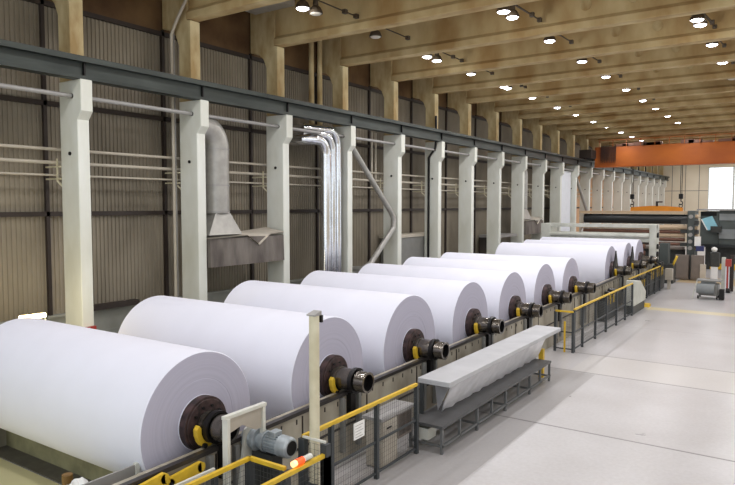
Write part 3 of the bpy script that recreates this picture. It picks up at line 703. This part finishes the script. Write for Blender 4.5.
for i, (x0, x1) in enumerate(((-6.5, -5.75), (-5.62, -4.95))):
    t = thing('taupe_cabinet', ((x0+x1)/2, 42.9, 0), ('left' if i == 0 else 'right')+' taupe cabinet at the foot of the far machine', 'cabinet', 'taupe cabinets')
    MB().box(x0, x1, 42.5, 42.9, 0.05, 1.5).build('body', M['taupe'], t, bevel=.01)
    MB().box(x0+.04, x1-.04, 42.47, 42.5, .15, 1.45).build('door', M['taupe'], t)
t = thing('floor_valve_stand', (-6.7, 40.6, 0), 'dark green machinery stand beside the beige junction box', 'machine')
MB().box(-7.2, -6.2, 40, 41, 0, 1.1).build('base', M['dmach'], t)
MB().box(-6.95, -6.5, 40.1, 40.8, 1.1, 2.3).build('green_housing', M['hoodgreen'], t)
MB().cyl((-6.3, 40.2, .9), (-6.0, 40.0, 1.6), .06, 10).build('lever', M['yellow'], t)

# dark hood house C on the right
t = thing('enclosed_machine', (-3.8, 50.5, 0), 'big dark grey-green enclosed machine at the right edge', 'machine')
MB().box(-6.1, -4.95, 50, 53, 1.75, 4.05).build('left_housing', M['hoodgreen'], t, bevel=.04)
MB().box(-4.95, 0.5, 50, 53, 1.75, 4.12).build('right_housing', M['hoodgreen'], t, bevel=.04)
MB().box(-6.3, .6, 49.7, 53.1, 4.12, 4.22).build('roof_slab', M['greypipe'], t)
MB().box(-4.93, .45, 49.93, 50.0, 3.45, 3.9).build('upper_panel', M['hoodlight'], t)
MB().box(-4.93, .45, 49.9, 50.0, 2.2, 2.85).build('lower_panel', M['hoodlight'], t)
MB().box(-6.15, .5, 49.7, 50.0, 1.6, 1.8).build('sill', M['darkroll'], t)
MB().box(-5.8, .4, 50.6, 52.8, 0, 1.75).build('base', M['dmach'], t)
MB().box(-6.05, -5.1, 49.95, 50.0, 3.75, 4.0).build('dark_slot', M['dark'], t)
t = thing('cyan_screen', (-5.5, 49.7, 2.9), 'tilted pale cyan hood on the front of the dark machine', 'screen')
MB().add([(-5.95, 49.6, 3.55), (-5.35, 49.6, 3.75), (-4.95, 49.6, 2.95), (-5.55, 49.6, 2.75), (-5.95, 49.93, 3.55), (-5.35, 49.93, 3.75), (-4.95, 49.93, 2.95), (-5.55, 49.93, 2.75)],
         [(0, 1, 2, 3), (7, 6, 5, 4), (0, 4, 5, 1), (1, 5, 6, 2), (2, 6, 7, 3), (3, 7, 4, 0)]).build('cover', M['cyan'], t)
MB().box(-5.4, -4.75, 49.5, 49.93, 2.62, 3.05).build('dark_mount', M['dmach'], t)
MB().bar((-5.98, 49.57, 3.52), (-5.6, 49.57, 2.78), .1, .06).build('white_edge', M['white'], t)

# cart
t = thing('tool_cart', (-3.85, 34.5, 0), 'grey wheeled machine cart standing on the open floor at right', 'cart')
MB().box(-4.2, -3.35, 34.4, 35.2, .16, .72).build('body', M['cabgrey'], t, bevel=.06)
MB().cyl((-4.25, 34.36, .5), (-3.5, 34.36, .5), .24, 20).build('drum', M['hoodlight'], t)
MB().box(-4.3, -3.25, 34.4, 35.25, .84, .9).build('top_tray', M['cabgrey'], t)
MB().box(-4.1, -3.5, 34.5, 35.1, .72, .84).build('gear_housing', M['hoodlight'], t)
for x in (-4.2, -3.4):
    for y in (34.45, 35.15): MB().cyl((x-.03, y, .08), (x+.03, y, .08), .08, 14).build('wheel', M['black'], t)
MB().bar((-4.45, 34.4, .02), (-4.25, 34.4, .86), .04, .04).build('side_strut', M['whitemetal'], t)
MB().box(-3.3, -3.1, 34.3, 34.7, 0.02, .5).build('drive_wheel_box', M['dark'], t)
# post cluster at right of the cart
for i, (x, y, z, m_, lb) in enumerate(((-3.52, 38.4, 1.75, 'winder', 'pale green post behind the cart'), (-3.3, 38.0, 1.35, 'curtain', 'bluish white post right of the cart'), (-3.12, 38.2, 1.9, 'darksteel', 'dark post at the right edge by the cart'))):
    tag(MB().box(x-.09, x+.09, y-.09, y+.09, 0, z).build('floor_post', M[m_]), lb, 'post', 'posts beside the cart')
t = thing('red_warning_unit', (-3.2, 37.6, 0), 'red and white warning unit on a stand at the right edge', 'warning unit')
MB().box(-3.36, -3.1, 37.45, 37.7, 1.35, 1.72).build('red_box', M['red'], t)
MB().box(-3.3, -3.22, 37.55, 37.63, 0, 1.35).build('stand', M['red'], t)
MB().cyl((-3.3, 37.4, .12), (-3.1, 37.4, .12), .12, 14).build('wheel', M['black'], t)
t = thing('operator_stand', (-4.4, 43, 0), 'dark machine stand with a white round cap behind the cart', 'machine')
MB().box(-4.65, -4.15, 42.8, 43.2, .85, 1.7).build('dark_body', M['dmach'], t, bevel=.04)
MB().box(-4.6, -4.25, 42.85, 43.15, 0, .85).build('pale_base', M['curtain'], t)
MB().lathe([(-.16, 0), (-.12, .12), (0, .17), (.1, .14), (.16, 0)], (-4.45, 43, 1.86), 'z', 16).build('round_cap', M['white'], t)
tag(MB().box(-5.1, -4.8, 42.3, 42.45, 0, 1.0).build('red_white_post', M['paleflap']), 'slim pale barrier post left of the dark stand', 'post')
t = thing('yellow_barrier', (-3.9, 44, 0), 'yellow barrier railing behind the cart', 'barrier')
MB().bar((-4.8, 44.3, .75), (-2.4, 44.3, .75), .06, .35).build('board', M['yellow'], t)
MB().box(-4.75, -4.68, 44.27, 44.33, 0, .6).build('leg', M['yellow'], t); MB().box(-2.6, -2.53, 44.27, 44.33, 0, .6).build('leg', M['yellow'], t)

# ------------------------------------------------------------------ overhead crane
t = thing('bridge_crane', (-1, 52.3, 7.65), 'orange overhead bridge crane spanning the hall at the far end', 'crane')
MB().box(-13.9, XR-.5, 52.0, 52.7, 7.5, 9.02).build('main_girder', M['orange'], t, bevel=.02)
MB().box(-13.9, XR-.5, 51.9, 52.8, 7.44, 7.5).build('bottom_flange', M['orange'], t)
MB().box(-14.7, -13.8, 50.6, 54.2, 8.12, 8.75).build('end_carriage', M['darksteel'], t)
for y in (51.2, 53.6): MB().cyl((-14.53, y, 8.23), (-14.43, y, 8.25), .18, 20).build('wheel', M['black'], t)
mb = MB().bar((-13.5, 51.8, 9.5), (XR-.6, 51.8, 9.5), .04, .04)
for j in range(26): mb.bar((-13.5+j, 51.8, 8.98), (-13.5+j, 51.8, 9.5), .04, .04)
mb.build('handrail', M['orange'], t)
mb = MB()
random.seed(3)
for j in range(14):
    x = -12.5+random.random()*10; w = .3+random.random()*.8; mb.box(x, x+w, 52.0, 52.5, 8.98, 9.12+random.random()*.18)
mb.build('walkway_equipment', M['copper'], t)
mb = MB()
for j in range(9):
    x = -13.4+.13*j; mb.tube([(x, 51.88, 9.1), (x, 51.86, 8.0), (x+.03, 51.84, 7.75), (x+.06, 51.86, 8.0), (x+.065, 51.88, 9.1)], .02, 6)
mb.build('festoon_cable', M['dark'], t)
for x in (-11.1, -7.7):
    mb = MB()
    for dx in (-.05, .05): mb.cyl((x+dx, 52.3, 5.3), (x+dx, 52.3, 7.7), .025, 8)
    mb.build('hoist_rope', M['dark'], t)
    hk = MB().box(x-.14, x+.14, 52.2, 52.4, 4.95, 5.32).build('hook_block', M['black'], t)
    MB().tube([(x, 52.3, 4.98), (x, 52.3, 4.8)]+[(x+.12*math.sin(a), 52.3, 4.65+.13*math.cos(a)) for a in [PI*j/8 for j in range(0, 12)]], .035, 8).build('hook', M['black'], hk)
t = thing('lifting_beam', (-9.4, 52.3, 4.05), 'orange-yellow lifting beam hanging from the two crane hooks', 'lifting beam')
poly = [(-11.2, 4.0), (-7.55, 4.0), (-7.55, 4.3)]+[(-7.8-3.2*i/8, 4.34+.1*math.sin(PI*i/8)) for i in range(9)]+[(-11.2, 4.3)]
MB().prism(poly, 'y', 52.2, 52.4).build('beam_body', M['orangeyel'], t)
for x in (-11.1, -7.7): MB().tube([(x+.12*math.cos(a), 52.3, 4.44+.12*math.sin(a)) for a in [2*PI*j/12 for j in range(13)]], .03, 8).build('shackle', M['black'], t)
MB().box(-9.4, -9.25, 52.2, 52.4, 4.4, 4.75).box(-9.4, -8.95, 52.22, 52.38, 4.68, 4.78).build('bracket', M['darksteel'], t)

# ceiling sheet duct
t = tag(MB().prism([(15.0, 10.75), (15.7, 10.75), (15.7, 11.1), (15.0, 11.1)], 'x', -15.2, -13.5).build('ceiling_duct', M['galv']), 'pale sheet metal duct under the ceiling above the third column', 'duct')

# ------------------------------------------------------------------ ceiling lamps
lampdata = bpy.data.lights.new('lamp_light', 'AREA'); lampdata.shape = 'DISK'; lampdata.size = .4; lampdata.energy = 62; lampdata.color = (.98, .97, 1); lampdata.spread = math.radians(165)
glowdata = bpy.data.lights.new('lamp_glow', 'POINT'); glowdata.energy = 22; glowdata.shadow_soft_size = .06; glowdata.color = (1, .96, .9)
def lamp(x, y, z, lit, label, group):
    t = thing('ceiling_lamp', (x, y, z), label, 'lamp', group)
    MB().lathe([(0, .17), (.0, .2), (.05, .2), (.16, .15), (.22, .08), (.42, .075), (.42, 0)], (x, y, z), 'z', 24).build('housing', M['housing'], t)
    MB().lathe([(.0, .172), (-.035, .13), (-.045, 0)], (x, y, z+.005), 'z', 24).build('lens', M['lens'] if lit else M['lensoff'], t)
    MB().bar((x, y, z+.38), (x, y, ZC), .04, .04).bar((x, y, z+.4), (x+.2, y+1.7, z+.3), .03, .03).box(x+.14, x+.26, y+1.62, y+1.76, z+.24, z+.36).build('hanger', M['housing'], t)
    if lit:
        o = bpy.data.objects.new('lamp_light', lampdata); COL.objects.link(o); o.parent = t; o.location = (0, 0, -.07)
        o = bpy.data.objects.new('lamp_glow', glowdata); COL.objects.link(o); o.parent = t; o.location = (0, 0, -.12)
    return t
PL = lamp(-7.2, 6.6, 9.9, True, '', ''); PU = None
rows = {'left': (-11.65, [(2.9, 1), (6.6, 1), (10.2, 1), (13.88, 1), (14.45, 0), (17.5, 0), (20.91, 1), (21.66, 1), (24.64, 1), (28.1, 1), (28.6, 1), (31.82, 1), (35.77, 1), (39.2, 1), (43.1, 1), (46.4, 1), (50.6, 1), (54.2, 1), (57.8, 1), (61.5, 1), (65.2, 1), (68.8, 1), (72.5, 1), (76.1, 1), (80, 1), (84.5, 1)]),
        'middle': (-7.2, [(2.9, 1), (6.6, 1), (10.2, 1), (13.7, 1), (17.3, 1), (17.95, 1), (21.2, 1), (24.9, 1), (28.4, 1), (32.1, 1), (35.87, 1), (39.2, 1), (42.94, 1), (46.69, 1), (50.0, 1), (53.6, 1), (57.2, 1), (61, 1), (64.8, 1), (68.4, 1), (72, 1), (76, 1), (80, 1), (84.5, 1)]),
        'right': (-2.83, [(2.9, 1), (6.6, 1), (10.2, 1), (13.8, 1), (17.4, 1), (21.24, 1), (21.9, 1), (24.78, 1), (28.1, 1), (31.9, 0), (35.6, 1), (39.2, 1), (42.9, 1), (46.6, 1), (50, 1), (53.8, 1), (57.4, 1), (61, 1), (64.8, 1), (68.4, 1), (72, 1), (76, 1), (80, 1), (84.5, 1)])}  # last lamp of each row is added to brighten the far wall
first = True
PU = lamp(-11.65, 14.45, 9.9, False, '', '')
firstU = True
for rn, (x, L_) in rows.items():
    i = 0
    for y, lit in L_:
        lb = ('%s ceiling lamp, %s from the near end of the %s lamp row' % ('glowing round' if lit else 'unlit round', ORD[i], rn))
        if rn == 'left' and y == 13.88: lb = 'glowing round ceiling lamp nearest the third column, leftmost in view'
        i += 1
        if lit and first: o = PL; first = False; o.location = (x, y, 9.9); o['label'] = lb
        elif lit: o = dup(PL, (x, y, 9.9), lb)
        elif firstU: o = PU; firstU = False; o.location = (x, y, 9.9); o['label'] = lb
        else: o = dup(PU, (x, y, 9.9), lb)
        o['group'] = 'ceiling lamps of the %s row' % rn
for rn, x in (('fourth', 1.54), ('fifth', 5.9)):  # rows out of view, added to light the right half of the hall
    for i in range(0, 20):
        o = dup(PL, (x, 2.9+3.66*i, 9.9), 'glowing round ceiling lamp, %s in the %s row, unseen, added for light' % (ORD[i], rn)); o['group'] = 'ceiling lamps of the %s row' % rn

# ------------------------------------------------------------------ world + view
w = bpy.data.worlds.new('world'); S.world = w; w.use_nodes = True
bg = w.node_tree.nodes['Background']; bg.inputs[0].default_value = (.86, .93, 1, 1); bg.inputs[1].default_value = 2.0
S.view_settings.view_transform = 'Standard'; S.view_settings.look = 'None'; S.view_settings.gamma = 1; S.view_settings.use_curve_mapping = False
S.view_settings.exposure = -0.1
S.cycles.max_bounces = 8; S.cycles.diffuse_bounces = 5; S.cycles.glossy_bounces = 4
S.cycles.use_denoising = True
S.cycles.caustics_reflective = False; S.cycles.caustics_refractive = False
S.cycles.sample_clamp_indirect = 6
